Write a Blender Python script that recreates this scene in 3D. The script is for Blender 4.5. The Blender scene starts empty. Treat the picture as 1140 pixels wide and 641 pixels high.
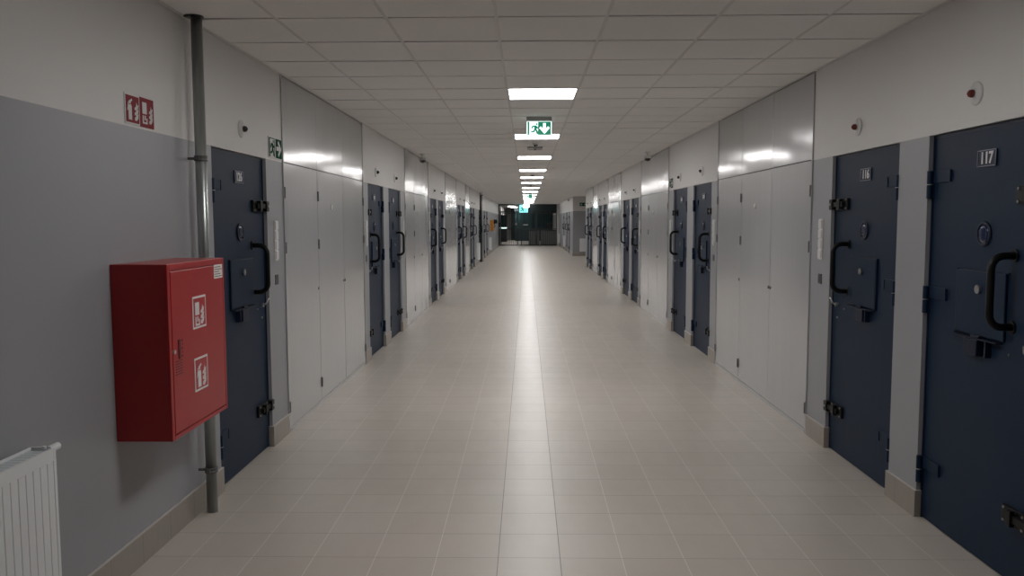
import bpy, bmesh, math, random
from mathutils import Matrix, Vector
random.seed(7)
COL = bpy.context.scene.collection
PI = math.pi
XL, XR, CEIL, PAINT = -1.847, 2.1425, 2.731, 2.075
GATE = 54.0

# ------------------------------------------------------------------ materials
def mat(name, col, rough=.5, metal=0., spec=.5, coat=0., emit=None, estr=0.):
    m = bpy.data.materials.new(name); m.use_nodes = True
    b = m.node_tree.nodes['Principled BSDF']
    b.inputs['Base Color'].default_value = (*col, 1)
    b.inputs['Roughness'].default_value = rough
    b.inputs['Metallic'].default_value = metal
    b.inputs['Specular IOR Level'].default_value = spec
    b.inputs['Coat Weight'].default_value = coat
    if emit:
        b.inputs['Emission Color'].default_value = (*emit, 1)
        b.inputs['Emission Strength'].default_value = estr
    return m
class NT:
    def __init__(s, m): s.t = m.node_tree; s.b = s.t.nodes['Principled BSDF']
    def n(s, typ, **kw):
        x = s.t.nodes.new(typ)
        for k, v in kw.items(): setattr(x, k, v)
        return x
    def l(s, a, b): s.t.links.new(a, b)
    def math(s, op, a, b=None, c=None):
        x = s.n('ShaderNodeMath', operation=op)
        for i, v in enumerate((a, b, c)):
            if v is None: continue
            if isinstance(v, (int, float)): x.inputs[i].default_value = v
            else: s.l(v, x.inputs[i])
        return x.outputs[0]
    def mix(s, f, a, b):
        x = s.n('ShaderNodeMix', data_type='RGBA')
        if isinstance(f, (int, float)): x.inputs[0].default_value = f
        else: s.l(f, x.inputs[0])
        for i, v in ((6, a), (7, b)):
            if isinstance(v, tuple): x.inputs[i].default_value = (*v, 1)
            else: s.l(v, x.inputs[i])
        return x.outputs[2]
    def noise(s, scale, detail=2., vec=None, rough=.5):
        x = s.n('ShaderNodeTexNoise'); x.inputs['Scale'].default_value = scale
        x.inputs['Detail'].default_value = detail; x.inputs['Roughness'].default_value = rough
        if vec is None: vec = s.n('ShaderNodeTexCoord').outputs['Object']
        s.l(vec, x.inputs['Vector']); return x.outputs['Fac']
    def mapped(s, scale, src='Object'):
        m = s.n('ShaderNodeMapping'); m.inputs['Scale'].default_value = scale
        s.l(s.n('ShaderNodeTexCoord').outputs[src], m.inputs['Vector']); return m.outputs[0]
    def bump(s, h, strength, dist):
        x = s.n('ShaderNodeBump'); x.inputs['Strength'].default_value = strength
        x.inputs['Distance'].default_value = dist; s.l(h, x.inputs['Height'])
        s.l(x.outputs[0], s.b.inputs['Normal']); return x

def mottled(name, c, rough, amt=.06, scale=6., bs=.0, bscale=400, metal=0., spec=.5):
    m = mat(name, c, rough, metal, spec); t = NT(m)
    f = t.noise(scale, 4)
    t.l(t.mix(f, tuple(v*(1-amt) for v in c), tuple(v*(1+amt) for v in c)), t.b.inputs['Base Color'])
    if bs: t.bump(t.noise(bscale, 3), bs, .001)
    return m
M = {}
M['wall_white'] = mottled('wall_white', (.70, .687, .675), .5, .02, 3, .25, 160)
M['wall_grey'] = mottled('wall_grey', (.325, .332, .352), .42, .02, 3, .25, 160)
M['ceiling_tile'] = mottled('ceiling_tile', (.90, .88, .862), .9, .015, 2.5, .3, 300, spec=.2)
M['ceiling_grid'] = mat('ceiling_grid', (.17, .16, .155), .7)
M['grid_bar'] = mat('grid_bar', (.74, .715, .70), .5)
M['navy'] = mottled('navy_paint', (.0085, .0225, .051), .5, .10, 5, .2, 220, spec=.2)
M['navy_dark'] = mat('navy_paint_dark', (.006, .011, .032), .45, spec=.3)
M['navy_glass'] = mat('navy_glass', (.006, .014, .06), .12, coat=.5)
M['black'] = mat('black_metal', (.006, .006, .006), .42, spec=.3)
M['black_plastic'] = mat('black_plastic', (.012, .012, .013), .25, coat=.3)
M['gap'] = mat('gap_dark', (.03, .03, .03), .8)
M['steel'] = mat('steel', (.62, .61, .58), .3, 1.)
M['bolt'] = mat('bolt_steel', (.5, .49, .46), .35, .9)
M['hinge_grey'] = mat('hinge_grey', (.16, .16, .16), .4, .5)
M['white_plastic'] = mat('white_plastic', (.72, .72, .71), .35)
M['white_enamel'] = mat('white_enamel', (.80, .82, .83), .3)
M['enamel_grille'] = mat('enamel_grille', (.62, .67, .70), .4)
M['red'] = mottled('red_enamel', (.37, .010, .013), .33, .05, 4)
M['red_label'] = mat('red_label', (.42, .02, .025), .35)
M['red_faded'] = mat('red_sign', (.27, .045, .055), .6, spec=.12)
M['sign_white'] = mat('sign_white', (.72, .73, .72), .6, spec=.2)
M['sign_green'] = mat('sign_green', (.004, .075, .045), .8, spec=.08)
M['engraved'] = mat('label_dark_red', (.13, .012, .014), .5)
M['paper'] = mat('sticker_paper', (.8, .78, .74), .6)
M['label_grey'] = mat('label_grey', (.10, .10, .10), .4)
M['plate_rim'] = mat('plate_rim', (.22, .22, .30), .4, .3)
M['digit'] = mat('plate_digit', (.72, .71, .76), .4)
M['amber'] = mat('orange_plastic', (.62, .25, .02), .4)
M['red_lens'] = mat('red_lens', (.16, .012, .01), .15, coat=.5)
M['bar'] = mat('bar_paint', (.012, .018, .02), .4)
M['teal_wall'] = mat('teal_wall', (.016, .036, .041), .5)
M['teal_glass'] = mat('teal_glass', (.02, .05, .055), .15, coat=.3)
M['desk_grey'] = mat('desk_grey', (.25, .26, .26), .5)
M['fitting_grey'] = mat('fitting_grey', (.40, .39, .385), .5)
M['cab_grey'] = mat('grey_laminate', (.13, .15, .15), .5)
M['diffuser'] = mat('light_diffuser', (.9, .9, .9), .5, emit=(1., .975, .957), estr=21.)
M['diffuser_near'] = mat('light_diffuser_worn', (.9, .9, .9), .5, emit=(1., .975, .957), estr=18.)  # nearest lamp set weaker than the others to keep the near walls darker
M['diffuser_dim'] = mat('light_diffuser_backroom', (.9, .9, .9), .5, emit=(.9, 1., 1.), estr=4.)
M['lit_white'] = mat('sign_lit_white', (.8, .9, .85), .4, emit=(.75, 1., .93), estr=1.25)
M['lit_green'] = mat('sign_lit_green', (.0, .10, .06), .4, emit=(.0, .12, .065), estr=1.)
M['lit_cyan'] = mat('sign_lit_cyan', (.1, .4, .4), .4, emit=(.25, .75, .75), estr=1.)

# galvanised pipe
m = mat('galvanised', (.36, .39, .38), .30, .75); t = NT(m)
f = t.noise(1., 3, t.mapped((60, 60, 6)))
t.l(t.mix(f, (.28, .31, .30), (.48, .51, .50)), t.b.inputs['Base Color']); M['galvanised'] = m

# sheet-metal cupboard fronts, glossy with slow oil-canning waves
def panel_mat(name, c, metal, rough, wave):
    m = mat(name, c, rough, metal); t = NT(m)
    f = t.noise(1., 4, t.mapped((18, 18, .9)))
    t.l(t.mix(f, tuple(v*.96 for v in c), tuple(v*1.03 for v in c)), t.b.inputs['Base Color'])
    g = t.noise(1., 2, t.mapped((40, 40, 1.5)))
    t.l(t.math('MULTIPLY_ADD', g, .10, rough-.05), t.b.inputs['Roughness'])
    w1 = t.noise(1., 1, t.mapped((1.15, 1.15, 1.1)))
    w2 = t.noise(1., 1, t.mapped((7, 7, 2.0)))
    h = t.math('ADD', t.math('MULTIPLY', w1, 1.), t.math('MULTIPLY', w2, .035))
    t.bump(h, 1., wave); return m
M['panel'] = panel_mat('cupboard_sheet', (.53, .53, .545), .30, .15, .011)
M['panel_upper'] = M['panel']

# floor tiles
m = mat('floor_tiles', (.5, .46, .42), .3); t = NT(m)
geo = t.n('ShaderNodeNewGeometry'); sep = t.n('ShaderNodeSeparateXYZ'); t.l(geo.outputs['Position'], sep.inputs[0])
u = t.math('DIVIDE', t.math('SUBTRACT', sep.outputs[0], .160), .3)
v = t.math('DIVIDE', t.math('SUBTRACT', sep.outputs[1], 3.846), .303)
fu, fv = t.math('FLOOR', u), t.math('FLOOR', v)
def edge(q, w): # 1 inside grout line
    fr = t.math('SUBTRACT', q, t.math('FLOOR', q))
    d = t.math('MINIMUM', fr, t.math('SUBTRACT', 1., fr))
    return t.math('LESS_THAN', d, w)
gu, gv = edge(u, .0060), edge(v, .0070)
grout = t.math('MAXIMUM', gu, gv)
comb = t.n('ShaderNodeCombineXYZ'); t.l(fu, comb.inputs[0]); t.l(fv, comb.inputs[1])
wn = t.n('ShaderNodeTexWhiteNoise', noise_dimensions='3D'); t.l(comb.outputs[0], wn.inputs['Vector'])
tone = wn.outputs['Value']
base = t.mix(tone, (.498, .457, .408), (.537, .496, .447))
mot = t.noise(1., 5, t.mapped((9, 3, 1)), .6)
base = t.mix(t.math('MULTIPLY', mot, .5), base, (.41, .368, .325))
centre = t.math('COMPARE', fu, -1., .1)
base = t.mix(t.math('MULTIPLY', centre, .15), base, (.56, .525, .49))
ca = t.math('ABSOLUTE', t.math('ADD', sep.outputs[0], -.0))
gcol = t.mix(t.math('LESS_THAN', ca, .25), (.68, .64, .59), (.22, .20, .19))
gcol = t.mix(gv, gcol, (.33, .30, .27))
t.l(t.mix(grout, base, gcol), t.b.inputs['Base Color'])
r = t.math('MULTIPLY_ADD', mot, .08, .34)
r = t.math('MULTIPLY_ADD', tone, .02, r)
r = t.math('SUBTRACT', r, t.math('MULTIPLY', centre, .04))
t.l(t.math('MAXIMUM', r, t.math('MULTIPLY', grout, .6)), t.b.inputs['Roughness'])
frU, frV = t.math('SUBTRACT', u, fu), t.math('SUBTRACT', v, fv)
sc = t.n('ShaderNodeSeparateColor'); t.l(wn.outputs['Color'], sc.inputs[0])
tilt = t.math('ADD', t.math('MULTIPLY', frU, t.math('SUBTRACT', sc.outputs[0], .5)), t.math('MULTIPLY', frV, t.math('SUBTRACT', sc.outputs[1], .5)))
tilt = t.math('MULTIPLY', tilt, 13.)
bh = t.math('ADD', t.math('MULTIPLY', t.math('ADD', tilt, t.math('MULTIPLY', t.noise(1., 2, t.mapped((.6, 2.4, 1))), 12.)), t.math('SUBTRACT', 1., grout)), 0.)
bh = t.math('ADD', bh, 0.)
bh = t.math('ADD', bh, t.math('MULTIPLY', t.noise(35, 3), .12))
bh_ = t.math('ADD', t.math('MULTIPLY', t.math('SUBTRACT', 1., grout), 1.), t.math('MULTIPLY', t.noise(35, 3), .12))
t.bump(bh, .45, .0012)
M['floor'] = m

# skirting tiles (joints every 0.3 m along the wall)
m = mat('skirting_tiles', (.34, .305, .265), .35); t = NT(m)
geo = t.n('ShaderNodeNewGeometry'); sep = t.n('ShaderNodeSeparateXYZ'); t.l(geo.outputs['Position'], sep.inputs[0])
q = t.math('DIVIDE', t.math('SUBTRACT', sep.outputs[1], 4.06), .3)
j = edge(q, .008)
s_ = t.noise(1., 3, t.mapped((30, 30, 3)))
c_ = t.mix(s_, (.32, .286, .25), (.35, .315, .275))
c_ = t.mix(j, c_, (.24, .215, .19))
top = t.math('GREATER_THAN', sep.outputs[2], .1455)
t.l(t.mix(top, c_, (.5, .48, .46)), t.b.inputs['Base Color']); M['skirting'] = m

# ------------------------------------------------------------------ mesh helpers
class B:
    def __init__(s): s.bm = bmesh.new(); s.mi = 0
    def _new(s, vs):
        for v in vs:
            for f in v.link_faces: f.material_index = s.mi
    def box(s, x0, x1, y0, y1, z0, z1, bev=0.):
        r = bmesh.ops.create_cube(s.bm, size=1.); vs = r['verts']
        bmesh.ops.scale(s.bm, vec=(abs(x1-x0), abs(y1-y0), abs(z1-z0)), verts=vs)
        bmesh.ops.translate(s.bm, vec=((x0+x1)/2, (y0+y1)/2, (z0+z1)/2), verts=vs)
        s._new(vs)
        if bev:
            es = list({e for v in vs for e in v.link_edges})
            r = bmesh.ops.bevel(s.bm, geom=es, offset=bev, segments=2, affect='EDGES', profile=.5)
            for f in r['faces']: f.material_index = s.mi
        return s
    def cyl(s, c, r, h, axis='z', n=24, r2=None, bev=0.):
        q = bmesh.ops.create_cone(s.bm, cap_ends=True, segments=n, radius1=r, radius2=r if r2 is None else r2, depth=h)
        vs = q['verts']
        if axis == 'x': bmesh.ops.rotate(s.bm, matrix=Matrix.Rotation(PI/2, 3, 'Y'), verts=vs)
        if axis == 'y': bmesh.ops.rotate(s.bm, matrix=Matrix.Rotation(-PI/2, 3, 'X'), verts=vs)
        bmesh.ops.translate(s.bm, vec=c, verts=vs); s._new(vs); return s
    def sphere(s, c, r, sc=(1, 1, 1), n=16):
        q = bmesh.ops.create_uvsphere(s.bm, u_segments=n, v_segments=n//2+2, radius=r); vs = q['verts']
        bmesh.ops.scale(s.bm, vec=sc, verts=vs); bmesh.ops.translate(s.bm, vec=c, verts=vs); s._new(vs)
        for v in vs:
            for f in v.link_faces: f.smooth = True
        return s
    def tube(s, pts, r, n=12):
        pts = [Vector(p) for p in pts]; rings = []
        for i, p in enumerate(pts):
            d = (pts[min(i+1, len(pts)-1)] - pts[max(i-1, 0)]).normalized()
            a = d.cross(Vector((1, .013, .007))); a = a if a.length > .1 else d.cross(Vector((0, 0, 1)))
            a.normalize(); b = d.cross(a)
            rings.append([s.bm.verts.new(p + (a*math.cos(2*PI*k/n) + b*math.sin(2*PI*k/n))*r) for k in range(n)])
        for A, C in zip(rings, rings[1:]):
            for k in range(n):
                f = s.bm.faces.new((A[k], A[(k+1) % n], C[(k+1) % n], C[k])); f.smooth = True; f.material_index = s.mi
        for R_ in (rings[0], rings[-1]): f = s.bm.faces.new(R_); f.material_index = s.mi
        return s
    def prism(s, pts, d0, d1, M4=None):   # polygon (a, z) in local x-z plane, extruded along y d0..d1
        lo = [s.bm.verts.new((a, d0, z)) for a, z in pts]; hi = [s.bm.verts.new((a, d1, z)) for a, z in pts]
        fs = [s.bm.faces.new(lo), s.bm.faces.new(hi)]
        n = len(pts)
        for k in range(n): fs.append(s.bm.faces.new((lo[k], lo[(k+1) % n], hi[(k+1) % n], hi[k])))
        for f in fs: f.material_index = s.mi
        return s
    def lathe(s, prof, c, axis='z', n=32, flip=1):   # prof (r, t) along axis from c
        rings = []
        for r, t_ in prof:
            ring = []
            for k in range(n):
                a = 2*PI*k/n; x, y = r*math.cos(a), r*math.sin(a)
                p = {'z': (x, y, t_*flip), 'y': (x, t_*flip, y), 'x': (t_*flip, x, y)}[axis]
                ring.append(s.bm.verts.new(Vector(c) + Vector(p)))
            rings.append(ring)
        for A, C in zip(rings, rings[1:]):
            for k in range(n):
                f = s.bm.faces.new((A[k], A[(k+1) % n], C[(k+1) % n], C[k])); f.smooth = True; f.material_index = s.mi
        for R_ in (rings[0], rings[-1]):
            if (R_[0].co - R_[n//2].co).length > 1e-4:
                f = s.bm.faces.new(R_); f.material_index = s.mi
        return s
    def mirror(s, sx):
        if sx < 0:
            for v in s.bm.verts: v.co.x = -v.co.x
        return s
    def build(s, name, mats, parent=None, loc=(0, 0, 0), rz=0.):
        bmesh.ops.remove_doubles(s.bm, verts=s.bm.verts, dist=1e-6)
        bmesh.ops.recalc_face_normals(s.bm, faces=s.bm.faces)
        me = bpy.data.meshes.new(name); s.bm.to_mesh(me); s.bm.free()
        o = bpy.data.objects.new(name, me); COL.objects.link(o)
        for k in (mats if isinstance(mats, (list, tuple)) else [mats]): me.materials.append(M[k])
        o.location = loc; o.rotation_euler = (0, 0, rz); o.parent = parent
        return o
def tag(o, label=None, cat=None, group=None, kind=None):
    if label: o['label'] = label
    if cat: o['category'] = cat
    if group: o['group'] = group
    if kind: o['kind'] = kind
    return o
def empty(name, loc, rz=0., **k):
    o = bpy.data.objects.new(name, None); COL.objects.link(o); o.location = loc; o.rotation_euler = (0, 0, rz)
    return tag(o, **k)
def copy_tree(o, parent=None):
    c = o.copy(); COL.objects.link(c); c.parent = parent
    for ch in list(o.children): copy_tree(ch, c)
    return c
def text_mesh(name, body, size, m, parent, loc, rot, ext=.001, xs=1., align='CENTER'):
    cu = bpy.data.curves.new(name, 'FONT'); cu.body = body; cu.size = size; cu.extrude = ext
    cu.align_x = align; cu.align_y = 'CENTER'; cu.offset = size*.030
    tmp = bpy.data.objects.new('tmp', cu); COL.objects.link(tmp)
    me = bpy.data.meshes.new_from_object(tmp.evaluated_get(bpy.context.evaluated_depsgraph_get()))
    bpy.data.objects.remove(tmp); bpy.data.curves.remove(cu)
    me.transform(Matrix.Diagonal((xs, 1, 1, 1)))
    me.name = name; me.materials.clear(); me.materials.append(M[m])
    o = bpy.data.objects.new(name, me); COL.objects.link(o); o.parent = parent
    o.location = loc; o.rotation_euler = rot; return o

# ------------------------------------------------------------------ layout
PAIRS_R = [(3.40, 4.43), (4.775, 5.805), (9.55, 10.58), (10.98, 12.02), (15.72, 16.75), (17.12, 18.15),
           (21.92, 22.94), (23.32, 24.34), (26.75, 27.75), (28.05, 29.05), (40.6, 41.6), (43.0, 44.0), (46.5, 47.5)]
HINGE_R = [1, 0, 1, 0, 1, 0, 1, 0, 1, 0, 1, 0, 1]   # 1 = hinged on its far side
PAIRS_L = [(4.80, 5.805), (9.53, 10.56), (10.96, 12.0), (15.72, 16.75), (17.12, 18.15),
           (21.92, 22.94), (23.32, 24.34), (26.75, 27.75), (28.05, 29.05), (31.6, 32.6), (35.2, 36.2), (37.6, 38.6)]
HINGE_L = [0, 1, 0, 1, 0, 1, 0, 1, 0, 0, 1, 0]
UNITS = [(6.19, 9.225), (12.40, 15.38), (18.55, 21.55), (24.66, 26.40)]
ALC0, ALC1, ALCX = 29.75, 38.0, 3.4
REC = .027      # door leaf set back behind wall face
WT = .30        # wall thickness

def wall_run(bl, sx, x, y0, y1, opens, units):
    """masonry run with door openings; sx=+1 for right wall (thickness grows +x)"""
    xa, xb = (x, x+WT) if sx > 0 else (x-WT, x)
    cuts = sorted([(a, b, 'd') for a, b in opens if a >= y0 and b <= y1] + [(a, b, 'u') for a, b in units if a >= y0 and b <= y1])
    y = y0; solids = []; 
    for a, b, k in cuts: solids.append((y, a)); y = b
    solids.append((y, y1))
    for a, b in solids:
        bl.mi = 1; bl.box(xa, xb, a, b, -.02, PAINT)
        bl.mi = 0; bl.box(xa, xb, a, b, PAINT, CEIL+.02)
    for a, b, k in cuts:
        if k == 'd': bl.mi = 0; bl.box(xa, xb, a, b, PAINT, CEIL+.02)
        # recess back
        q = .10 if k == 'd' else .24
        bl.mi = 1
        if sx > 0: bl.box(x+q, xb, a, b, -.02, PAINT if k == 'd' else CEIL+.02)
        else: bl.box(xa, x-q, a, b, -.02, PAINT if k == 'd' else CEIL+.02)
    return solids
def skirting(bl, sx, x, solids):
    t_ = .012
    for a, b in solids:
        if b-a < .05: continue
        if sx > 0: bl.box(x-t_, x+.0, a, b, 0, .15)
        else: bl.box(x, x+t_, a, b, 0, .15)
        for e in (a, b):       # returns into the door reveals
            near = any(abs(e-o[0]) < 1e-3 or abs(e-o[1]) < 1e-3 for o in (PAIRS_R if sx > 0 else PAIRS_L))
            if not near: continue
            ya, yb = (e-t_, e) if e == a else (e, e+t_)
            if sx > 0: bl.box(x-t_, x+REC, ya, yb, 0, .15)
            else: bl.box(x-REC, x+t_, ya, yb, 0, .15)

S = dict(kind='structure')
bl = B(); sk = B()
sol = wall_run(bl, -1, XL, -11.2, GATE+17, PAIRS_L, UNITS); skirting(sk, -1, XL, [(a, min(b, GATE-.1)) for a, b in sol])
tag(bl.build('wall_left', ['wall_white', 'wall_grey']), 'left corridor wall, grey below and white above the paint line', 'wall', **S)
tag(sk.build('baseboard_left', 'skirting'), 'beige tile skirting along the left wall', 'baseboard', **S)
bl = B(); sk = B()
sol = wall_run(bl, 1, XR, -11.2, ALC0, PAIRS_R, UNITS); skirting(sk, 1, XR, sol)
sol = wall_run(bl, 1, XR, ALC1, GATE+17, PAIRS_R, []); skirting(sk, 1, XR, [(a, min(b, GATE-.1)) for a, b in sol])
for z0, z1, mi in ((-.02, PAINT, 1), (PAINT, CEIL+.02, 0)):     # alcove
    bl.mi = mi
    bl.box(XR+WT, ALCX+.2, ALC1, ALC1+.3, z0, z1); bl.box(ALCX, ALCX+.2, ALC0, ALC1, z0, z1)
    bl.box(XR+WT, ALCX+.2, ALC0-.3, ALC0, z0, z1)
sk.box(XR, ALCX, ALC1-.012, ALC1, 0, .15)
tag(bl.build('wall_right', ['wall_white', 'wall_grey']), 'right corridor wall with the far alcove, grey below and white above', 'wall', **S)
tag(sk.build('baseboard_right', 'skirting'), 'beige tile skirting along the right wall', 'baseboard', **S)
tag(B().box(XL-WT, XR+WT, -11.5, -11.2, -.02, CEIL+.02).build('wall_near', ['wall_white']), 'plain end wall behind the viewpoint', 'wall', **S)
tag(B().box(XL-WT, ALCX+.2, -11.5, GATE+17.3, -.12, 0).build('floor', ['floor']), 'beige square floor tiles with thin grout lines', 'floor', **S)

# ceiling: slab with grid bars and separate lay-in tiles
b = B(); b.mi = 1
b.box(XL-WT, ALCX+.2, -11.5, GATE+17.3, CEIL+.012, CEIL+.10)
b.mi = 0
LIGHT_ROWS = [4, 10, 16, 22, 27, 32, 38, 44, 50, 56, 62, 69, 75]
CX0, RY0 = -.163, 4.5225
LIGHTS_Y = [RY0 + .6*n for n in [-2] + LIGHT_ROWS]
for n in range(-13, 83):
    y0 = RY0 + .6*n; 
    if y0 > GATE: break
    for k in range(-3, 6):
        if k == 0 and n in [-2]+LIGHT_ROWS: continue
        x0, x1 = CX0+.6*k, CX0+.6*(k+1)
        if y0 < ALC0 or y0 > ALC1-.6: x0, x1 = max(x0, XL-.005), min(x1, XR+.005)
        else: x0, x1 = max(x0, XL-.005), min(x1, ALCX)
        if x1-x0 < .05: continue
        g = .010 if n < 30 else .006
        dz = random.uniform(-.0012, .0012)
        b.box(x0+g, x1-g, y0+.0125, y0+.6-.0125, CEIL+dz, CEIL+.0115)
b.mi = 2
for k in range(-2, 5):
    x = CX0+.6*k
    if XL < x < XR: b.box(x-.012, x+.012, -11.2, GATE, CEIL+.003, CEIL+.013)
tag(b.build('ceiling', ['ceiling_tile', 'ceiling_grid', 'grid_bar']), 'suspended ceiling of square white tiles', 'ceiling', **S)
# wall angle trims along the ceiling
tag(B().box(XL, XL+.02, -11.2, GATE, CEIL-.003, CEIL+.012).build('trim_1', 'grid_bar'), 'ceiling edge trim along the left wall', 'trim', **S)
tb = B().box(XR-.02, XR, -11.2, ALC0, CEIL-.003, CEIL+.012); tb.box(XR-.02, XR, ALC1, GATE, CEIL-.003, CEIL+.012)
tag(tb.build('trim_2', 'grid_bar'), 'ceiling edge trim along the right wall', 'trim', **S)

# ------------------------------------------------------------------ ceiling lights
def light_panel(diff='diffuser'):
    r = empty('ceiling_light', (0, 0, 0))
    f = B()
    for a in ((-.297, .297, -.297, -.283), (-.297, .297, .283, .297), (-.297, -.283, -.283, .283), (.283, .297, -.283, .283)):
        f.box(*a, -.004, .010)
    f.build('frame', 'white_plastic', r)
    B().box(-.284, .284, -.284, .284, -.003, .008).build('diffuser', diff, r)
    return r
proto = light_panel()
near_light = light_panel('diffuser_near')
ords = ['nearest, out of view above the viewpoint', 'nearest large one in view', 'second in the row, partly behind the hanging exit sign', 'third in the row, just beyond the grey ceiling fitting',
        'fourth in the row', 'fifth in the row with a small black sensor before it', 'sixth in the row', 'seventh in the row', 'eighth in the row', 'ninth in the row',
        'tenth in the row beside the far exit sign', 'eleventh in the row', 'twelfth in the row', 'last in the row before the gate']
for i, y in enumerate(LIGHTS_Y):
    o = near_light if i == 0 else proto if i == 1 else copy_tree(proto)
    o.location = (CX0+.3, y+.3, CEIL)
    tag(o, 'square white ceiling light panel, '+ords[i], 'ceiling light', 'ceiling light panels in a row')

# ------------------------------------------------------------------ cell doors
def arc_pts(u, z0, z1, out, r):
    pts = [(u, 0, z0), (u, out-r, z0)]
    for k in range(1, 7): a = PI/2*k/6; pts.append((u, out-r+r*math.sin(a), z0+r-r*math.cos(a)))
    for k in range(0, 7): a = PI/2*k/6; pts.append((u, out-r+r*math.cos(a), z1-r+r*math.sin(a)))
    pts += [(u, 0, z1)]
    return pts
def latch(u0, u1, z0, z1, sx, parent):
    b = B(); zm = (z0+z1)/2; w = u1-u0
    b.box(u0, u1-.03, 0, .016, z0, z1, .003)
    b.box(u0+w*.18, u1, .014, .034, zm-.017, zm+.017, .003)
    b.box(u1-.055, u1+.002, .004, .042, z0+.004, z1-.004, .004)
    b.box(u0+w*.30, u0+w*.42, .014, .042, z0+.004, z1-.004, .003)
    o = b.mirror(sx).build('latch', 'black', parent)
    c = B()
    for u in (u0+.022, u0+w*.40, u0+w*.62):
        for z in (z0+.011, z1-.011): c.cyl((u, .017, z), .0065, .008, 'y', 10)
    c.cyl((u1-.028, .044, zm), .008, .006, 'y', 10)
    tag(c.mirror(sx).build('bolt', 'bolt', o), 'small shiny steel bolts')
def make_door(sx, w, number=None, far=False, tab=.405):
    """local x: hinge side 0 -> latch side w (times sx); +y to the corridor; z up"""
    r = empty('door_0', (0, 0, 0))
    H = PAINT-.004
    b = B(); b.box(.002, w-.002, -.045, 0, .006, H, .003)
    leaf = b.mirror(sx).build('door_leaf', 'navy', r)
    fr = B()       # thin steel frame round the leaf
    fr.box(-.0, .012, -.06, .004, .0, H+.003); fr.box(w-.012, w, -.06, .004, .0, H+.003); fr.box(0, w, -.06, .004, H-.012, H+.003)
    fr.mirror(sx).build('door_frame', 'navy_dark', r)
    # hinges
    for zt in (1.888, 1.276, .344):
        h = B()
        h.box(.0, .19, 0, .008, zt-.064, zt, .002)
        h.box(.182, .196, 0, .012, zt-.064, zt-.004)
        h.cyl((-.002+.014, .022, zt-.035), .015, .070, 'z', 14); h.cyl((.012, .022, zt-.109), .015, .072, 'z', 14)
        h.box(-.0, .024, 0, .018, zt-.146, zt)
        o = h.mirror(sx).build('hinge', 'navy', r)
        if not far: tag(B().cyl((.012, .022, zt-.0715), .016, .004, 'z', 14).mirror(sx).build('washer', 'bolt', o), 'thin bright washer')
    latch(w-.255, w+.008, 1.698, 1.778, sx, r)
    latch(w-.255, w+.008, .270, .350, sx, r)
    # number plate
    p = B(); p.box(.4365, .5935, 0, .006, 1.880, 1.958, .002)
    p = p.mirror(sx).build('number_plate', 'navy_dark', r)
    rim = B()
    for a in ((.4365, .5935, 1.954, 1.958), (.4365, .5935, 1.880, 1.884), (.4365, .4405, 1.88, 1.958), (.5895, .5935, 1.88, 1.958)):
        rim.box(a[0], a[1], .005, .008, a[2], a[3])
    rim.mirror(sx).build('rim', 'plate_rim', p)
    if number:
        text_mesh('digits', number, .076, 'digit', p, (.515*sx, .0068, 1.918), (PI/2, 0, PI), .001, .95)
    else:
        d = B()
        for k in (-1, 0, 1): d.box(.515+k*.036-.010, .515+k*.036+.010, .005, .0085, 1.896, 1.942)
        d.mirror(sx).build('digits', 'digit', p)
    # spy hole
    c = (.515*sx, 0, 1.563)
    s = B(); s.lathe([(.060, 0), (.060, .005), (.056, .009), (.048, .009), (.046, .005)], c, 'y'); sp = s.build('spy_hole', 'navy_dark', r)
    B().lathe([(.045, 0), (.045, .008), (.030, .010), (.0, .011)], c, 'y').build('lens', 'navy_glass', sp)
    sh = B(); sh.box((.462), (.470), .006, .010, 1.545, 1.587, .001); sh.cyl((.548, .008, 1.528), .006, .012, 'y', 10)
    sh.mirror(sx).build('cover_catch', 'navy_dark', sp)
    # pull handle
    hb = B(); hb.tube(arc_pts(w-.262, 1.150, 1.470, .105, .058), .0165, 14)
    hb.cyl((w-.262, .004, 1.150), .030, .008, 'y', 18); hb.cyl((w-.262, .004, 1.470), .030, .008, 'y', 18)
    hb.mirror(sx).build('pull_handle', 'black', r)
    # food hatch
    f = B(); f.box(.305, .725, 0, .014, 1.076, 1.386, .004); fh = f.mirror(sx).build('food_hatch', 'navy', r)
    g = B(); g.box(.298, .732, 0, .005, 1.386, 1.391); g.box(.298, .305, 0, .012, 1.070, 1.39); g.mirror(sx).build('hatch_edge', 'navy_dark', fh)
    k = B(); k.cyl((.515, .020, 1.300), .021, .014, 'y', 18); kn = k.mirror(sx).build('hatch_lock', 'steel', fh)
    l = B(); l.box(.31, .70, 0, .034, 1.062, 1.068); l.box(tab-.006, tab+.006, .0, .03, .985, 1.066); l.cyl((.515, .02, 1.072), .009, .07, 'x', 12)
    l.mirror(sx).build('hatch_hinge', 'navy_dark', fh)
    q = B(); q.box(.430, .550, 0, .036, .982, 1.060, .004)
    q.mirror(sx).build('lock_box', 'navy_dark', r)
    lv = B(); lv.cyl((w-.105, .010, 1.045), .015, .020, 'y', 16); lv.tube([(w-.105, .022, 1.045), (w-.100, .040, 1.060), (w-.085, .050, 1.092)], .0058, 10)
    tag(lv.mirror(sx).build('lock_lever', 'steel', r), 'bright steel lever')
    if not far:
        e = B(); e.cyl((w-.105, .004, .955), .007, .008, 'y', 12); e.cyl((.78, .014, 1.028), .005, .008, 'y', 10)
        e.mirror(sx).build('screw', 'bolt', r)
    return r
P = {}
def get_door(sx, w):
    k = (sx, round(w, 2))
    if k not in P: P[k] = make_door(sx, w, None, True); return P[k]
    return copy_tree(P[k])
dn = 0
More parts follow.
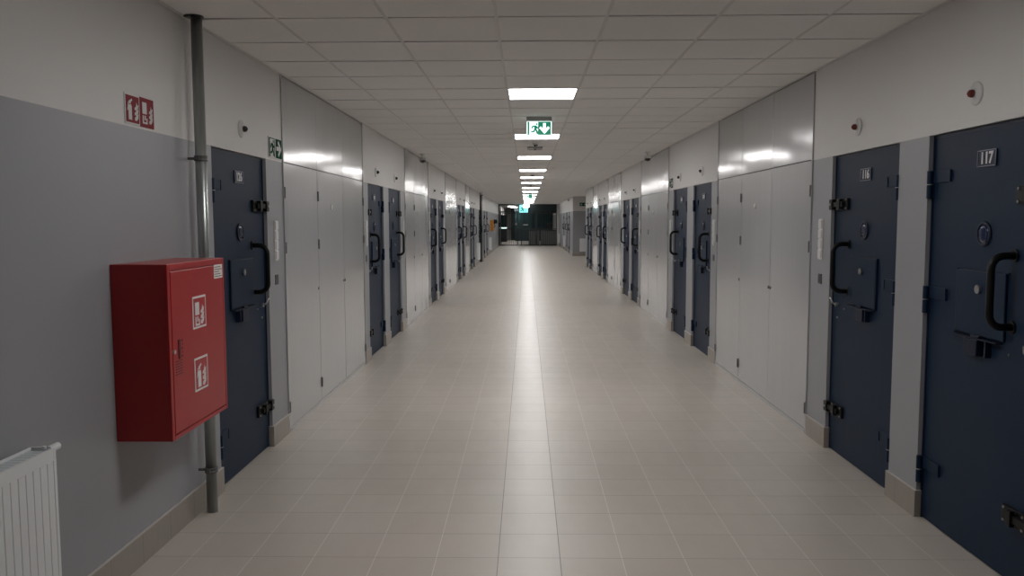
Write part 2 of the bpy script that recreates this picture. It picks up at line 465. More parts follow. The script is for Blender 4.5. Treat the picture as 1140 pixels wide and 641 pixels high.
RL = ['nearest on the right', 'second on the right', 'near one of the second right pair', 'far one of the second right pair', 'near one of the third right pair',
      'far one of the third right pair', 'near one of the fourth right pair', 'far one of the fourth right pair', 'near one of the fifth right pair',
      'far one of the fifth right pair at the alcove corner', 'first beyond the alcove on the right', 'second beyond the alcove on the right', 'last on the right before the gate']
LL = ['behind the red cabinet', 'near one of the second left pair', 'far one of the second left pair', 'near one of the third left pair',
      'far one of the third left pair', 'near one of the fourth left pair', 'far one of the fourth left pair', 'near one of the fifth left pair',
      'far one of the fifth left pair', 'just before the dark floor-to-ceiling post', 'just beyond the dark post on the left', 'last on the left, before the orange box']
for side, pairs, hinge, labs in (('R', PAIRS_R, HINGE_R, RL), ('L', PAIRS_L, HINGE_L, LL)):
    for i, ((a, b_), hf, lab) in enumerate(zip(pairs, hinge, labs)):
        w = b_-a
        num = {('R', 0): '117', ('R', 1): '116', ('L', 0): '126'}.get((side, i))
        # variant: +1 when hinge->latch runs along local +x
        sx = 1 if (side == 'R') != bool(hf) else -1
        d = make_door(sx, w, num, tab=.61 if num == '117' else .405) if num else get_door(sx, w)
        y = b_ if hf else a
        x = XR+REC if side == 'R' else XL-REC
        d.location = (x, y, 0); d.rotation_euler = (0, 0, PI/2 if side == 'R' else -PI/2)
        dn += 1; d.name = 'door_%d' % dn
        tag(d, 'dark blue steel cell door'+(' numbered '+num if num else '')+', '+lab, 'door', 'dark blue cell doors', 'structure')

# ------------------------------------------------------------------ service cupboard units
def cupboard(y0, y1, ncol):
    """local x along wall 0..L, +y to corridor"""
    L = y1-y0
    r = empty('service_cupboard', (0, 0, 0))
    body = B(); body.box(.004, L-.004, -.235, -.018, .0, CEIL-.004); body.build('carcass', 'gap', r)
    fr = B()
    for a in ((.003, .020), (L-.020, L-.003)): fr.box(a[0], a[1], -.22, .010, .0, CEIL-.003)
    fr.box(.02, L-.02, -.02, .004, .0, .028)
    fr.build('frame', 'panel', r)
    cw = (L-.044)/ncol
    seams = [.022+cw*k for k in range(ncol+1)]
    for k in range(ncol):
        a, b_ = seams[k]+.0035, seams[k+1]-.0035
        B().box(a, b_, -.018, .004, PAINT+.008, CEIL-.008, .0015).build('upper_panel', 'panel_upper', r)
    # which seam hinges each leaf
    hs = [0] + ([ncol-1] if ncol > 2 else []) + [ncol]
    for k in range(ncol):
        a, b_ = seams[k]+.0035, seams[k+1]-.0035
        d = B().box(a, b_, -.018, .004, .032, PAINT+.001, .0015).build('cupboard_door', 'panel', r)
        hk = k if k in hs else k+1
        if k == 1 and ncol == 3: hk = 2
        if k == 2 and ncol == 3: hk = 3
        sgn = -1 if hk == k else 1
        hx = seams[hk]
        for z in (.195, 1.43, 1.85):
            h = B(); h.cyl((hx, .010, z), .0082, .085, 'z', 12); h.cyl((hx, .010, z), .0095, .012, 'z', 12); h.box(hx, hx-sgn*.018, .003, .009, z-.036, z+.036)
            h.build('hinge', 'hinge_grey', d)
        lx = seams[k+1]-.03 if sgn < 0 else seams[k]+.03
        B().cyl((lx, .007, 1.04), .013, .010, 'y', 16).build('lock', 'hinge_grey', d)
    if ncol == 3:
        mx = (seams[1]+seams[2])/2
        tag(B().lathe([(.026, .003), (.026, .010), (.020, .013), (0, .013)], (mx, 0, 1.765), 'y', 24).build('round_lock', 'bolt', r), 'small round steel lock')
    return r
cl = {0: 'first sheet-metal service cupboard wall, nearest', 1: 'second sheet-metal service cupboard wall under the dome camera', 2: 'third sheet-metal service cupboard wall', 3: 'fourth and narrow sheet-metal service cupboard wall'}
for i, (a, b_) in enumerate(UNITS):
    for side in 'RL':
        c = cupboard(a, b_, 3 if b_-a > 2 else 2)
        if side == 'R': c.location = (XR, a, 0); c.rotation_euler = (0, 0, PI/2)
        else: c.location = (XL, b_, 0); c.rotation_euler = (0, 0, -PI/2)
        tag(c, 'light grey '+cl[i]+' on the '+('right' if side == 'R' else 'left'), 'cupboard', 'sheet-metal service cupboards between the doors')

# ------------------------------------------------------------------ signal lamps over doors
def lamp(red):
    r = empty('signal_lamp', (0, 0, 0))
    B().lathe([(.056, -.003), (.056, .006), (.049, .011), (.026, .013), (.022, .015), (.022, .018)], (0, 0, 0), 'y').build('base', 'white_plastic', r)
    B().lathe([(.019, .016), (.020, .026), (.016, .038), (.006, .045), (0, .046)], (0, 0, 0), 'y', 20).build('lens', 'red_lens' if red else 'black_plastic', r)
    return r
for side, pairs, labs in (('R', PAIRS_R[:10], RL), ('L', PAIRS_L[:9], LL)):
    for i, (a, b_) in enumerate(pairs):
        l = lamp(i < 2 and side == 'R')
        y = {('R', 0): 3.985, ('R', 1): 5.375, ('L', 0): 5.315}.get((side, i), (a+b_)/2)
        l.location = (XR if side == 'R' else XL, y, 2.228); l.rotation_euler = (0, 0, PI/2 if side == 'R' else -PI/2)
        nm = labs[i].replace(' at the alcove corner', '').replace(' one of', ' door of')
        num = {('R', 0): 'door 117', ('R', 1): 'door 116', ('L', 0): 'door 126'}.get((side, i))
        tag(l, 'round white signal lamp above '+(num if num else 'the '+nm), 'lamp', 'signal lamps above the cell doors')

# ------------------------------------------------------------------ switch strips and small plates on the pillars
SW = [('R', 5.985, 'on the grey pillar beside door 116'), ('L', 5.985, 'on the grey pillar beside door 126'),
      ('R', 9.385, 'on the pillar before the second right door pair'), ('L', 9.38, 'on the pillar before the second left door pair'),
      ('R', 12.20, 'on the pillar after the second right door pair'), ('L', 12.20, 'on the pillar after the second left door pair'),
      ('R', 15.55, 'on the pillar before the third right door pair'), ('L', 15.55, 'on the pillar before the third left door pair')]
for side, y, lab in SW:
    rz = PI/2 if side == 'R' else -PI/2; x = XR if side == 'R' else XL
    r = empty('switch_strip', (x, y, 0), rz, label='white vertical switch strip '+lab, cat='switch', group='switch strips on the pillars')
    B().box(-.040, .040, 0, .008, 1.345, 1.638, .002).build('back_plate', 'white_plastic', r)
    for k in range(4):
        z = 1.350+.0722*k
        B().box(-.031, .031, .006, .015, z+.005, z+.066, .003).build('rocker', 'white_plastic', r)
    q = empty('label_plate', (x, y, 0), rz, label='small dark label plate under the switches '+lab, cat='label plate', group='label plates under the switches')
    B().box(-.034, .034, -.003, .005, 1.168, 1.240).build('plate', 'label_grey', q)
    w_ = B()
    for k, (a0, a1) in enumerate(((-.026, .020), (-.026, .026), (-.02, .014), (-.026, .022))): w_.box(a0, a1, .0035, .005, 1.182+.014*k, 1.187+.014*k)
    w_.build('writing', 'cab_grey', q)

# ------------------------------------------------------------------ pictograms (local x to the viewer's right, z up, drawn at y<0)
def pic_runner(b, s, ox, oz, y0, y1, flip=1):
    P_ = lambda pts: b.prism([(ox+flip*a*s, oz+z*s) for a, z in pts], y0, y1)
    k = 14; P_([(.62+.075*math.cos(2*PI*i/k), .86+.075*math.sin(2*PI*i/k)) for i in range(k)])
    P_([(.40, .76), (.56, .76), (.62, .70), (.58, .46), (.46, .40), (.40, .48)])        # trunk
    P_([(.56, .76), (.68, .63), (.88, .66), (.88, .54), (.62, .49), (.50, .62)])        # front arm
    P_([(.44, .78), (.24, .73), (.12, .54), (.22, .48), (.32, .62), (.45, .64)])        # rear arm
    P_([(.58, .50), (.70, .30), (.76, .06), (.64, .04), (.56, .24), (.44, .40)])        # front leg
    P_([(.52, .44), (.42, .20), (.12, .16), (.12, .27), (.33, .33), (.40, .50)])        # rear leg
def pic_arrow(b, s, ox, oz, y0, y1, d):
    pts = [(-.09, .36), (.09, .36), (.09, -.02), (.25, .14), (.36, .03), (0, -.36), (-.36, .03), (-.25, .14), (-.09, -.02)]
    if d == 'r': pts = [(-z, a) for a, z in pts]
    b.prism([(ox+a*s, oz+z*s) for a, z in pts], y0, y1)
def flames(b, ox, oz, s, y0, y1):
    for dz, k in ((0, 1.), (.22, .92), (.44, .8)):
        b.prism([(ox+a*s, oz+(z*k+dz)*s) for a, z in ((0, 0), (.16, -.02), (.30, .10), (.34, .30), (.25, .22), (.20, .40), (.12, .16), (.02, .12))], y0, y1)
def pic_extinguisher(b, ox, oz, s, y0, y1):
    b.prism([(ox+a*s, oz+z*s) for a, z in ((-.13, 0), (.13, 0), (.13, .50), (.09, .58), (-.09, .58), (-.13, .50))], y0, y1)
    b.prism([(ox+a*s, oz+z*s) for a, z in ((-.05, .61), (.06, .61), (.06, .68), (.20, .76), (.14, .82), (0, .74), (-.06, .74))], y0, y1)
    b.prism([(ox+a*s, oz+z*s) for a, z in ((-.08, .70), (-.14, .66), (-.22, .34), (-.17, .34), (-.10, .62))], y0, y1)
def pic_hose(b, ox, oz, s, y0, y1):
    b.box(ox-.20*s, ox+.16*s, min(y0, y1), max(y0, y1), oz+.36*s, oz+.82*s)
    b.prism([(ox+a*s, oz+z*s) for a, z in ((-.20, .30), (-.12, .30), (-.12, .04), (.12, .04), (.12, .20), (.20, .20), (.20, -.03), (-.20, -.03))], y0, y1)
    b.prism([(ox+a*s, oz+z*s) for a, z in ((-.04, .12), (.06, .12), (.06, .30), (-.04, .30))], y0, y1)

# wall rotation so local x = viewer's right and -y toward the viewer
def face(side): return PI/2 if side == 'L' else -PI/2     # left wall: viewer's right = +Y

# hanging exit sign
r = empty('exit_sign', (.1355, 8.8, CEIL), 0, label='lit green and white exit sign with running figure and down arrow, hanging from the ceiling', cat='sign', group='exit signs on the ceiling')
B().box(-.135, .135, -.030, .030, -.045, 0, .004).build('ceiling_mount', 'fitting_grey', r)
B().box(-.133, .133, -.011, .011, -.198, -.050, .006).build('lit_panel', 'lit_white', r)
g = B(); g.box(-.124, -.104, -.0135, -.011, -.190, -.053); g.box(-.033, -.028, -.0135, -.011, -.190, -.053)
pic_runner(g, .128, -.104, -.188, -.0135, -.011)
g.build('running_figure', 'lit_green', r)
g = B(); g.box(-.012, .124, -.0135, -.011, -.190, -.053); ar = g.build('arrow_field', 'lit_green', r)
g = B(); pic_arrow(g, .155, .056, -.123, -.0150, -.0135, 'd'); g.build('down_arrow', 'lit_white', ar)

def wall_exit(side, y, z, lab):
    r = empty('escape_route_sign', (XL if side == 'L' else XR, y, z), face(side), label=lab, cat='sign', group='escape route signs on the upper walls')
    B().box(-.158, .158, -.006, 0, 0, .152, .001).build('sign_plate', 'sign_white', r)
    g = B(); g.box(-.150, -.128, -.0075, -.0058, .008, .144); g.box(-.030, -.020, -.0075, -.0058, .008, .144); g.box(-.150, -.02, -.0075, -.0058, .138, .144)
    pic_runner(g, .128, -.132, .010, -.0075, -.0058)
    g.build('running_figure', 'sign_green', r)
    a = B().box(.002, .150, -.0075, -.0058, .006, .146).build('arrow_field', 'sign_green', r)
    g = B(); pic_arrow(g, .165, .076, .076, -.0088, -.0074, 'r'); g.build('right_arrow', 'sign_white', a)
wall_exit('L', 6.022, 2.090, 'small green and white escape sign with right arrow beside door 126')
wall_exit('R', 12.19, 2.100, 'small green and white escape sign above the pillar after the second right door pair')

# red fire signs on the left wall
for y0, kind, lab in ((3.844, 'ext', 'small red fire extinguisher sign on the upper left wall, nearer of the two'), (3.991, 'hose', 'small red fire hose sign on the upper left wall, nearer the pipe')):
    r = empty('fire_sign', (XL, y0, 2.086), PI/2, label=lab, cat='sign', group='red fire signs on the upper left wall')
    B().box(-.072, .072, -.004, 0, 0, .140).build('sign_plate', 'sign_white' if kind == 'ext' else 'red_faded', r)
    f = B().box(-.064, .064, -.0052, -.0038, .008, .132).build('red_field', 'red_faded', r)
    g = B(); (pic_extinguisher if kind == 'ext' else pic_hose)(g, -.026, .020, .120, -.0065, -.005); flames(g, .018, .022, .110, -.0065, -.005)
    tag(g.build('pictogram', 'sign_white', f), 'white pictogram')

# ------------------------------------------------------------------ red fire cabinet
Y0, Y1, Z0, Z1, DP = 3.578, 4.257, .644, 1.443, .255
W_, H_ = Y1-Y0, Z1-Z0
r = empty('fire_hose_cabinet', (XL, Y0, Z0), PI/2, label='red metal fire hose cabinet on the left wall in front of the pipe', cat='fire cabinet')
# local x = +Y world, local -y = toward the corridor (+X)
b = B()
b.box(0, W_, -DP+.014, 0, 0, H_, .003)
for a in ((0, .028, 0, H_), (W_-.020, W_, 0, H_), (.028, W_-.02, 0, .020), (.028, W_-.02, H_-.030, H_)):
    b.box(a[0], a[1], -DP, -DP+.016, a[2], a[3], .002)
b.build('body', 'red', r)
d = B().box(.032, W_-.024, -DP-.001, -DP+.015, .024, H_-.034, .003).build('cabinet_door', 'red', r)
def cab_sign(x0, x1, z0, z1, kind):
    yy = -DP-.001
    s = B(); s.box(x0, x1, yy-.002, yy, z0, z1); s = s.build('pictogram_sign', 'sign_white', d)
    B().box(x0+.010, x1-.010, yy-.0032, yy-.0018, z0+.010, z1-.010).build('red_field', 'red_label', d)
    g = B(); h = z1-z0-.03
    (pic_hose if kind == 'hose' else pic_extinguisher)(g, x0+.050, z0+.018, h*1.05, yy-.0045, yy-.003)
    flames(g, x0+.088, z0+.020, h*.95, yy-.0045, yy-.003)
    tag(g.build('pictogram', 'sign_white', d), 'white pictogram')
cab_sign(3.837-Y0, 3.995-Y0, 1.118-Z0, 1.274-Z0, 'hose')
cab_sign(3.837-Y0, 3.995-Y0, .815-Z0, .977-Z0, 'ext')
yy = -DP-.001
l = B(); l.cyl((3.614-Y0, yy-.004, 1.047-Z0), .011, .010, 'y', 18); tag(l.build('lock', 'steel', d), 'round brass-grey lock')
l = B(); l.box(3.665-Y0, 3.690-Y0, yy-.004, yy+.001, 1.005-Z0, 1.095-Z0, .003); l.build('handle_recess', 'engraved', d)
l = B()
for k in range(6): l.box(3.635-Y0, 3.705-Y0, yy-.0012, yy, .935-Z0+.012*k, .940-Z0+.012*k)
for k in range(5): l.box(3.705-Y0+.006*(k % 2), 3.716-Y0, yy-.0012, yy, 1.01-Z0+.018*k, 1.020-Z0+.018*k)
l.build('printed_text', 'engraved', d)
s = B().box(4.118-Y0, 4.230-Y0, yy-.0012, yy, 1.342-Z0, 1.412-Z0).build('sticker', 'paper', d)
l = B()
for k in range(5): l.box(4.124-Y0, 4.224-Y0-.02*(k % 3), yy-.002, yy-.001, 1.350-Z0+.012*k, 1.354-Z0+.012*k)
l.build('sticker_text', 'label_grey', s)

# ------------------------------------------------------------------ pipe
r = empty('vertical_pipe', (-1.775, 4.465, 0), label='galvanised steel pipe standing from floor to ceiling beside door 126', cat='pipe')
B().cyl((0, 0, CEIL/2+.003), .030, CEIL+.006, 'z', 32).build('pipe_shaft', 'galvanised', r).data.polygons.foreach_set('use_smooth', [True]*34)
for z in (1.975, .242):
    c = B(); c.lathe([(.031, -.014), (.036, -.014), (.036, -.006), (.033, -.004), (.033, .004), (.036, .006), (.036, .014), (.031, .014)], (0, 0, z), 'z', 28)
    c.box(-.074, -.030, -.004, .004, z-.007, z+.007); c.box(-.008, .008, -.050, -.032, z-.012, z+.012)
    c.build('pipe_clamp', 'hinge_grey', r)
tag(B().lathe([(.031, -.002), (.052, -.002), (.052, .004), (.031, .004)], (-.012, -.004, CEIL-.003), 'z', 28).build('ceiling_collar', 'black_plastic', r), 'dark gap ring at the ceiling')  # black ring stands in for the dark ceiling opening round the pipe

# ------------------------------------------------------------------ radiators
def radiator(L, H=.60, z0=.205, ngroove=None):
    """local x along wall 0..L, wall at y=0, corridor toward +y"""
    r = empty('radiator', (0, 0, 0))
    y0, y1 = .012, .112
    p = .0415; n = int(L/p)
    pts = []; x = .018
    b = B(); b.mi = 0
    b.box(0, .018, y1-.012, y1, z0, z0+H, .002); b.box(L-.018, L, y1-.012, y1, z0, z0+H, .002)
    b.box(.018, L-.018, y1-.012, y1, z0+H-.045, z0+H); b.box(.018, L-.018, y1-.012, y1, z0, z0+.045)
    m_ = int((L-.036)/p); pw = (L-.036)/m_
    for k in range(m_):      # vertical ribs with grooves
        a = .018+pw*k
        b.box(a+.0028, a+pw-.0028, y1-.012, y1+.0, z0+.045, z0+H-.045, .003)
    b.box(.018, L-.018, y1-.014, y1-.0022, z0+.045, z0+H-.045)
    b.build('front_panel', 'white_enamel', r)
    B().box(0, L, y0, y0+.012, z0, z0+H, .002).build('back_panel', 'white_enamel', r)
    g = B()
    k = .02
    while k < L-.03:
        g.box(k, k+.027, y0+.014, y1-.014, z0+H-.014, z0+H-.008); k += .030
    g.box(.01, L-.01, y0+.045, y0+.055, z0+.02, z0+H-.014)
    g.build('top_grille', 'enamel_grille', r)
    for xa in (0, L-.006): B().box(xa, xa+.006, y0+.010, y1-.010, z0+.01, z0+H+.001).build('side_cover', 'white_enamel', r)
    c = B(); c.cyl((-.012, y1-.018, z0+H-.006), .014, .06, 'x', 18); c.cyl((.022, y1-.030, z0+H+.004), .007, .012, 'z', 12)
    c.build('bleed_plug', 'white_enamel', r)
    k = B()
    for x in (.12, L-.12): k.box(x-.01, x+.01, .0, y0+.002, z0+.05, z0+H-.05)
    k.build('wall_bracket', 'white_enamel', r)
    return r
def put_rad(r, side, ynear, yfar, lab):
    if side == 'L': r.location = (XL, yfar, 0); r.rotation_euler = (0, 0, -PI/2)
    else: r.location = (XR, ynear, 0); r.rotation_euler = (0, 0, PI/2)
    tag(r, lab, 'radiator', 'white panel radiators')
put_rad(radiator(1.40), 'L', 1.52, 2.92, 'white ribbed panel radiator at the lower left, below the red cabinet')
put_rad(radiator(.8), 'L', 29.9, 30.7, 'small white radiator on the left wall before the dark post')
put_rad(radiator(.8), 'L', 40.0, 40.8, 'small white radiator on the left wall under the orange box')
put_rad(radiator(.8), 'R', 44.9, 45.7, 'small white radiator on the right wall beyond the alcove')
put_rad(radiator(.8), 'R', 52.2, 53.0, 'small white radiator on the right wall beside the barred gate')
ra = radiator(.9); ra.location = (3.36, ALC1, 0); ra.rotation_euler = (0, 0, PI)
tag(ra, 'white panel radiator on the alcove wall facing the corridor', 'radiator', 'white panel radiators')

# ------------------------------------------------------------------ ceiling devices
def dome_camera(x, y, lab):
    r = empty('dome_camera', (x, y, CEIL), label=lab, cat='security camera', group='dome cameras under the ceiling')
    B().lathe([(.0, 0), (.042, 0), (.042, -.018), (.016, -.022), (.016, -.060), (0, -.060)], (0, 0, 0), 'z', 24).build('mount', 'white_plastic', r)
    B().lathe([(.0, -.058), (.050, -.060), (.056, -.075), (.056, -.100), (.050, -.106)], (0, 0, 0), 'z', 24).build('housing', 'white_plastic', r)
    B().lathe([(.050, -.104), (.046, -.128), (.030, -.146), (0, -.152)], (0, 0, 0), 'z', 24).build('dome', 'black_plastic', r)
dome_camera(-1.705, 13.5, 'black dome camera on a white mount under the ceiling at the left wall')
dome_camera(1.95, 13.3, 'black dome camera on a white mount under the ceiling at the right wall')
dome_camera(-1.70, 31.2, 'tiny dark dome camera under the ceiling near the dark post on the left')
dome_camera(2.02, 39.6, 'tiny dark dome camera under the ceiling beyond the alcove on the right')
r = empty('ceiling_fitting', (.128, 12.45, CEIL), label='grey rectangular ceiling fitting with a dark centre beyond the hanging exit sign', cat='ceiling fitting')
B().box(-.115, .115, -.17, .17, -.022, 0, .006).build('housing', 'fitting_grey', r)
f = B(); f.box(-.088, .088, -.158, .158, -.0262, -.0225, .002); f.build('cover', 'fitting_grey', r)
B().lathe([(0, -.024), (.026, -.026), (.022, -.034), (.012, -.040), (0, -.041)], (0, -.06, 0), 'z', 20).build('sensor', 'black_plastic', r)
def detector(x, y, lab):
    r = empty('ceiling_sensor', (x, y, CEIL), label=lab, cat='sensor', group='small round sensors on the ceiling')
    B().lathe([(0, 0), (.052, 0), (.050, -.020), (.030, -.026), (0, -.026)], (0, 0, 0), 'z', 24).build('base', 'white_plastic', r)
    B().lathe([(.030, -.025), (.026, -.045), (.014, -.055), (0, -.057)], (0, 0, 0), 'z', 20).build('sensor_head', 'black_plastic', r)
detector(.13, 11.7, 'small round ceiling sensor just before the grey ceiling fitting')
detector(.136, 19.6, 'small black ceiling sensor in front of the fifth light panel')
detector(.136, 24.9, 'small ceiling sensor beyond the sixth light panel')
r = empty('exit_sign', (.10, 32.6, CEIL), 0, label='far lit green and white exit sign hanging among the last light panels', cat='sign', group='exit signs on the ceiling')
B().box(-.14, .14, -.03, .03, -.05, 0, .004).build('ceiling_mount', 'cab_grey', r)
B().box(-.135, .135, -.012, .012, -.215, -.05, .005).build('lit_panel', 'lit_white', r)
g = B(); g.box(-.124, -.104, -.0145, -.012, -.205, -.06); pic_runner(g, .13, -.11, -.20, -.0145, -.012); g.box(-.01, .125, -.0145, -.012, -.205, -.06)
g.build('green_pictogram', 'lit_green', r)

# ------------------------------------------------------------------ far left: dark post, orange box
r = empty('steel_post', (XL+.075, 33.2, 0), label='dark floor-to-ceiling steel post against the left wall', cat='post')
B().box(-.075, -.005, -.75, .06, 0, CEIL, .004).build('post_shaft', 'bar', r)
B().box(-.075, .02, -.10, .09, 0, .02).build('foot_plate', 'bar', r)
r = empty('orange_wall_box', (XL, 41.8, 0), label='orange wall box with a black side unit on the far left wall before the gate', cat='wall box')
B().box(0, .17, -.22, .22, 1.12, 1.68, .02).build('housing', 'amber', r)
B().box(.16, .34, -.10, .16, 1.50, 1.70, .015).build('side_unit', 'black_plastic', r)
B().tube([(.20, 0, 1.50), (.24, 0, 1.38), (.19, 0, 1.28), (.15, 0, 1.30)], .018).build('hose', 'black_plastic', r)

# ------------------------------------------------------------------ barred gate across the corridor
def gate(name, x0, x1, z0, z1, lab, pitch=.105, locks=()):
    r = empty(name, ((x0+x1)/2, GATE, 0), label=lab, cat='gate', group='dark barred partitions across the corridor end')
    c = (x0+x1)/2; w = (x1-x0)/2
    f = B()
    for a in ((-w, -w+.05, z0, z1), (w-.05, w, z0, z1), (-w+.05, w-.05, z0, z0+.05), (-w+.05, w-.05, z1-.05, z1)): f.box(a[0], a[1], -.025, .025, a[2], a[3])
    f.build('frame', 'bar', r)
    n = int((x1-x0-.1)/pitch); st = (x1-x0-.1)/n
    first = B().cyl((0, 0, (z0+z1)/2), .010, z1-z0-.09, 'z', 8).build('bar', 'bar', r)
    for k in range(1, n):
        o = first if k == 1 else first.copy()
        if k > 1: COL.objects.link(o)
        o.parent = r; o.location = (-w+.05+st*k, 0, 0)
    for z in locks: B().box(-w+.05, w-.05, -.012, .012, z-.02, z+.02).build('cross_rail', 'bar', r)
    return r
gl = gate('barred_panel', XL+.02, -.60, .0, 2.18, 'left dark barred panel of the gate wall with a black lock box', locks=(1.1,))
B().box(-.70, -.52, -.10, .03, 1.22, 1.52, .01).build('lock_box', 'black', gl)
B().box(.44, .60, -.05, .02, 1.32, 1.52, .01).build('lock_case', 'cab_grey', gl)
B().cyl((.52, -.055, 1.42), .05, .02, 'y', 20).build('round_lock', 'steel', gl)
gd = gate('barred_door', -.58, .63, .0, 2.18, 'dark barred gate door in the gate wall with a bright handle bar', locks=(1.0,))
B().box(-.385, -.325, -.03, .03, .03, 2.15).build('mullion', 'bar', gd)
B().box(-.26, .08, -.06, -.03, 1.34, 1.40, .01).build('handle_bar', 'steel', gd)
gate('barred_panel', .65, XR-.16, .0, 2.18, 'right dark barred panel of the gate wall in front of the counter', locks=(1.1,))
gate('barred_panel', XL+.02, XR-.16, 2.20, CEIL-.02, 'low dark barred panel above the gates under the ceiling')
tag(B().box(XR-.15, XR, GATE-.15, GATE+.15, 0, CEIL).build('trim_3', 'wall_white'), 'pale jamb at the right side of the gate', 'trim', **S)
r = empty('exit_sign', (-.18, GATE-.30, CEIL), 0, label='large lit cyan and white exit sign in front of the barred gate', cat='sign', group='exit signs on the ceiling')
B().box(-.02, .26, -.02, .02, -.06, 0).build('ceiling_mount', 'cab_grey', r)
B().box(-.29, .27, -.02, .02, -.56, -.06, .01).build('lit_panel', 'lit_cyan', r)
g = B(); pic_runner(g, .40, -.28, -.53, -.024, -.02); g.box(.10, .13, -.024, -.02, -.53, -.09); g.build('figure', 'lit_green', r)
B().box(.0, .36, -.10, -.03, -.22, -.03, .01).build('emergency_light', 'diffuser', r)

# ------------------------------------------------------------------ guard room beyond the gate
tag(B().box(-1.30, XR, GATE+15.0, GATE+15.2, 0, CEIL+.02).build('wall_back', 'teal_wall'), 'dark wall of the guard room beyond the gate', 'wall', **S)
tag(B().box(XL, -1.30, GATE+16.4, GATE+16.6, 0, CEIL+.02).build('wall_backleft', 'wall_white'), 'pale wall at the far left beyond the gate', 'wall', **S)
def counter(x0, x1, lab):
    r = empty('counter', ((x0+x1)/2, GATE+.9, 0), label=lab, cat='counter', group='grey counters beyond the gate')
    w = (x1-x0)/2
    B().box(-w, w, .02, .50, .02, .98).build('body', 'cab_grey', r)
    B().box(-w-.02, w+.02, -.03, .53, .98, 1.02, .005).build('worktop', 'cab_grey', r)
    n = int(2*w/.11)
    for k in range(n): B().box(-w+2*w/n*k+.012, -w+2*w/n*(k+1)-.012, 0, .02, .06, .96, .003).build('front_slat', 'desk_grey', r)
counter(.16, .86, 'left grey slatted counter beyond the barred gate')
counter(.96, 1.98, 'right grey slatted counter beyond the barred gate')
r = empty('tall_cabinet', (-1.62, GATE+5.0, 0), label='tall dark grey cabinet beyond the left barred panel', cat='cabinet')
B().box(-.21, .21, 0, .5, .12, 2.05, .005).build('body', 'cab_grey', r)
B().box(-.19, .19, -.02, 0, .16, 1.05, .004).build('cabinet_door', 'cab_grey', r)
B().box(-.19, .19, -.02, 0, 1.20, 2.02, .004).build('cabinet_door', 'teal_glass', r)
tag(B().box(-.18, .20, -.05, -.02, 1.08, 1.16).build('shelf_light', 'lit_white', r), 'small lit strip')
r = empty('dark_booth', (.30, GATE+12.5, 0), label='dark glazed guard booth behind the counters', cat='booth')
B().box(-1.25, 1.68, 0, .1, .0, 1.05).build('booth_base', 'teal_wall', r)
for k in range(4): B().box(-1.25+.735*k+.03, -1.25+.735*(k+1)-.03, .02, .05, 1.05, 2.2).build('glass_pane', 'teal_glass', r)
for k in range(5): B().box(-1.25+.7325*k-.03, -1.25+.7325*k+.03, -.01, .10, 1.05, 2.25).build('mullion', 'bar', r)
B().box(-1.28, 1.71, -.01, .12, 2.2, CEIL).build('booth_header', 'teal_wall', r)
r = empty('bulkhead', (1.1, GATE+.7, 0), label='black bulkhead above the counters beyond the gate', cat='bulkhead')
B().box(-.85, 1.0, 0, .2, 2.22, CEIL-.02).build('bulkhead_board', 'teal_wall', r)
B().box(-.85, 1.0, -.02, .0, 2.18, 2.24).build('lower_edge', 'bar', r)
r = empty('office_chair', (1.55, GATE+2.2, 0), PI, label='black office chair behind the right counter', cat='chair')
B().box(-.24, .24, -.22, .24, .46, .55, .03).build('seat', 'black_plastic', r)
B().box(-.23, .23, .20, .28, .62, 1.45, .03).build('backrest', 'black_plastic', r)
B().cyl((0, 0, .27), .03, .40, 'z', 12).build('gas_stem', 'black', r)
for k in range(5):
    a = 2*PI*k/5; B().tube([(0, 0, .09), (.28*math.cos(a), .28*math.sin(a), .04)], .022, 8).build('star_leg', 'black', r)
B().tube([(0, .06, .48), (0, .30, .50), (0, .26, .80)], .02, 8).build('back_bracket', 'black', r)
bl = B(); bl.box(XL-WT, XR+WT, GATE+.05, GATE+17.3, CEIL-.02, CEIL-.001)
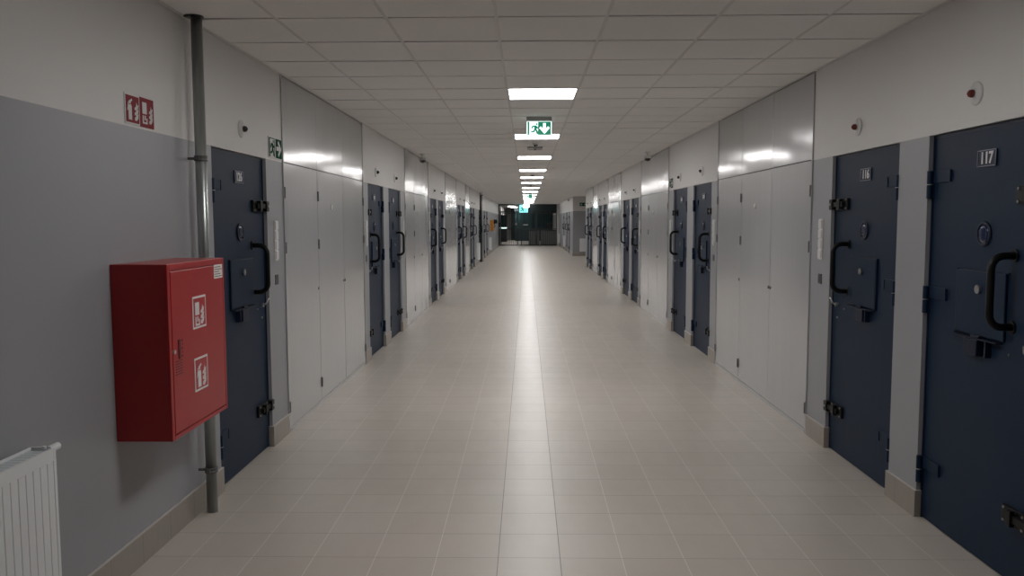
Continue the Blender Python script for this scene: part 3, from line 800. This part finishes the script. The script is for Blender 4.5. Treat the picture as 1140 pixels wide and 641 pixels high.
tag(bl.build('ceiling_guardroom', 'ceiling_tile'), 'ceiling of the room beyond the gate', 'ceiling', **S)
for x, y, lab in ((-1.1, GATE+7.0, 'white ceiling light beyond the gate at the left'), (-1.0, GATE+12.0, 'furthest white ceiling light beyond the gate')):
    o = copy_tree(proto); o.location = (x, y, CEIL-.035); tag(o, lab, 'ceiling light', 'ceiling lights beyond the gate')

# escape sign plate in the alcove
r = empty('escape_route_sign', (2.62, ALC1, 2.30), 0, label='small dark green escape sign high on the alcove wall above the radiator', cat='sign', group='escape route signs on the upper walls')
B().box(-.16, .16, -.008, 0, 0, .16).build('sign_plate', 'sign_green', r)
g = B(); pic_runner(g, .12, -.14, .02, -.0095, -.008); pic_arrow(g, .13, .08, .08, -.0095, -.008, 'd'); g.build('pictogram', 'sign_white', r)

# ------------------------------------------------------------------ camera
f, pit, yaw, rol = 909.1, .082, -.018, .0029
c, s = math.cos(yaw), math.sin(yaw); Ry = Matrix(((c, -s, 0), (s, c, 0), (0, 0, 1)))
c, s = math.cos(pit), math.sin(pit); Rp = Matrix(((1, 0, 0), (0, c, -s), (0, s, c)))
c, s = math.cos(rol), math.sin(rol); Rr = Matrix(((c, 0, -s), (0, 1, 0), (s, 0, c)))
R = Rr @ Rp @ Ry
right, fwd, up = R[0], R[1], R[2]
mw = Matrix((( right[0], up[0], -fwd[0], 0), (right[1], up[1], -fwd[1], 0), (right[2], up[2], -fwd[2], 1.631), (0, 0, 0, 1)))
cam = bpy.data.cameras.new('camera'); co = bpy.data.objects.new('camera', cam); COL.objects.link(co)
cam.sensor_width = 36; cam.lens = f/1140*36; cam.clip_start = .05; cam.clip_end = 200
co.matrix_world = mw
bpy.context.scene.camera = co

w = bpy.data.worlds.new('world'); bpy.context.scene.world = w; w.use_nodes = True
w.node_tree.nodes['Background'].inputs[0].default_value = (.5, .5, .5, 1)
w.node_tree.nodes['Background'].inputs[1].default_value = .02
vs = bpy.context.scene.view_settings
vs.view_transform = 'Standard'; vs.look = 'None'; vs.gamma = 1; vs.use_curve_mapping = False
vs.exposure = 0.47
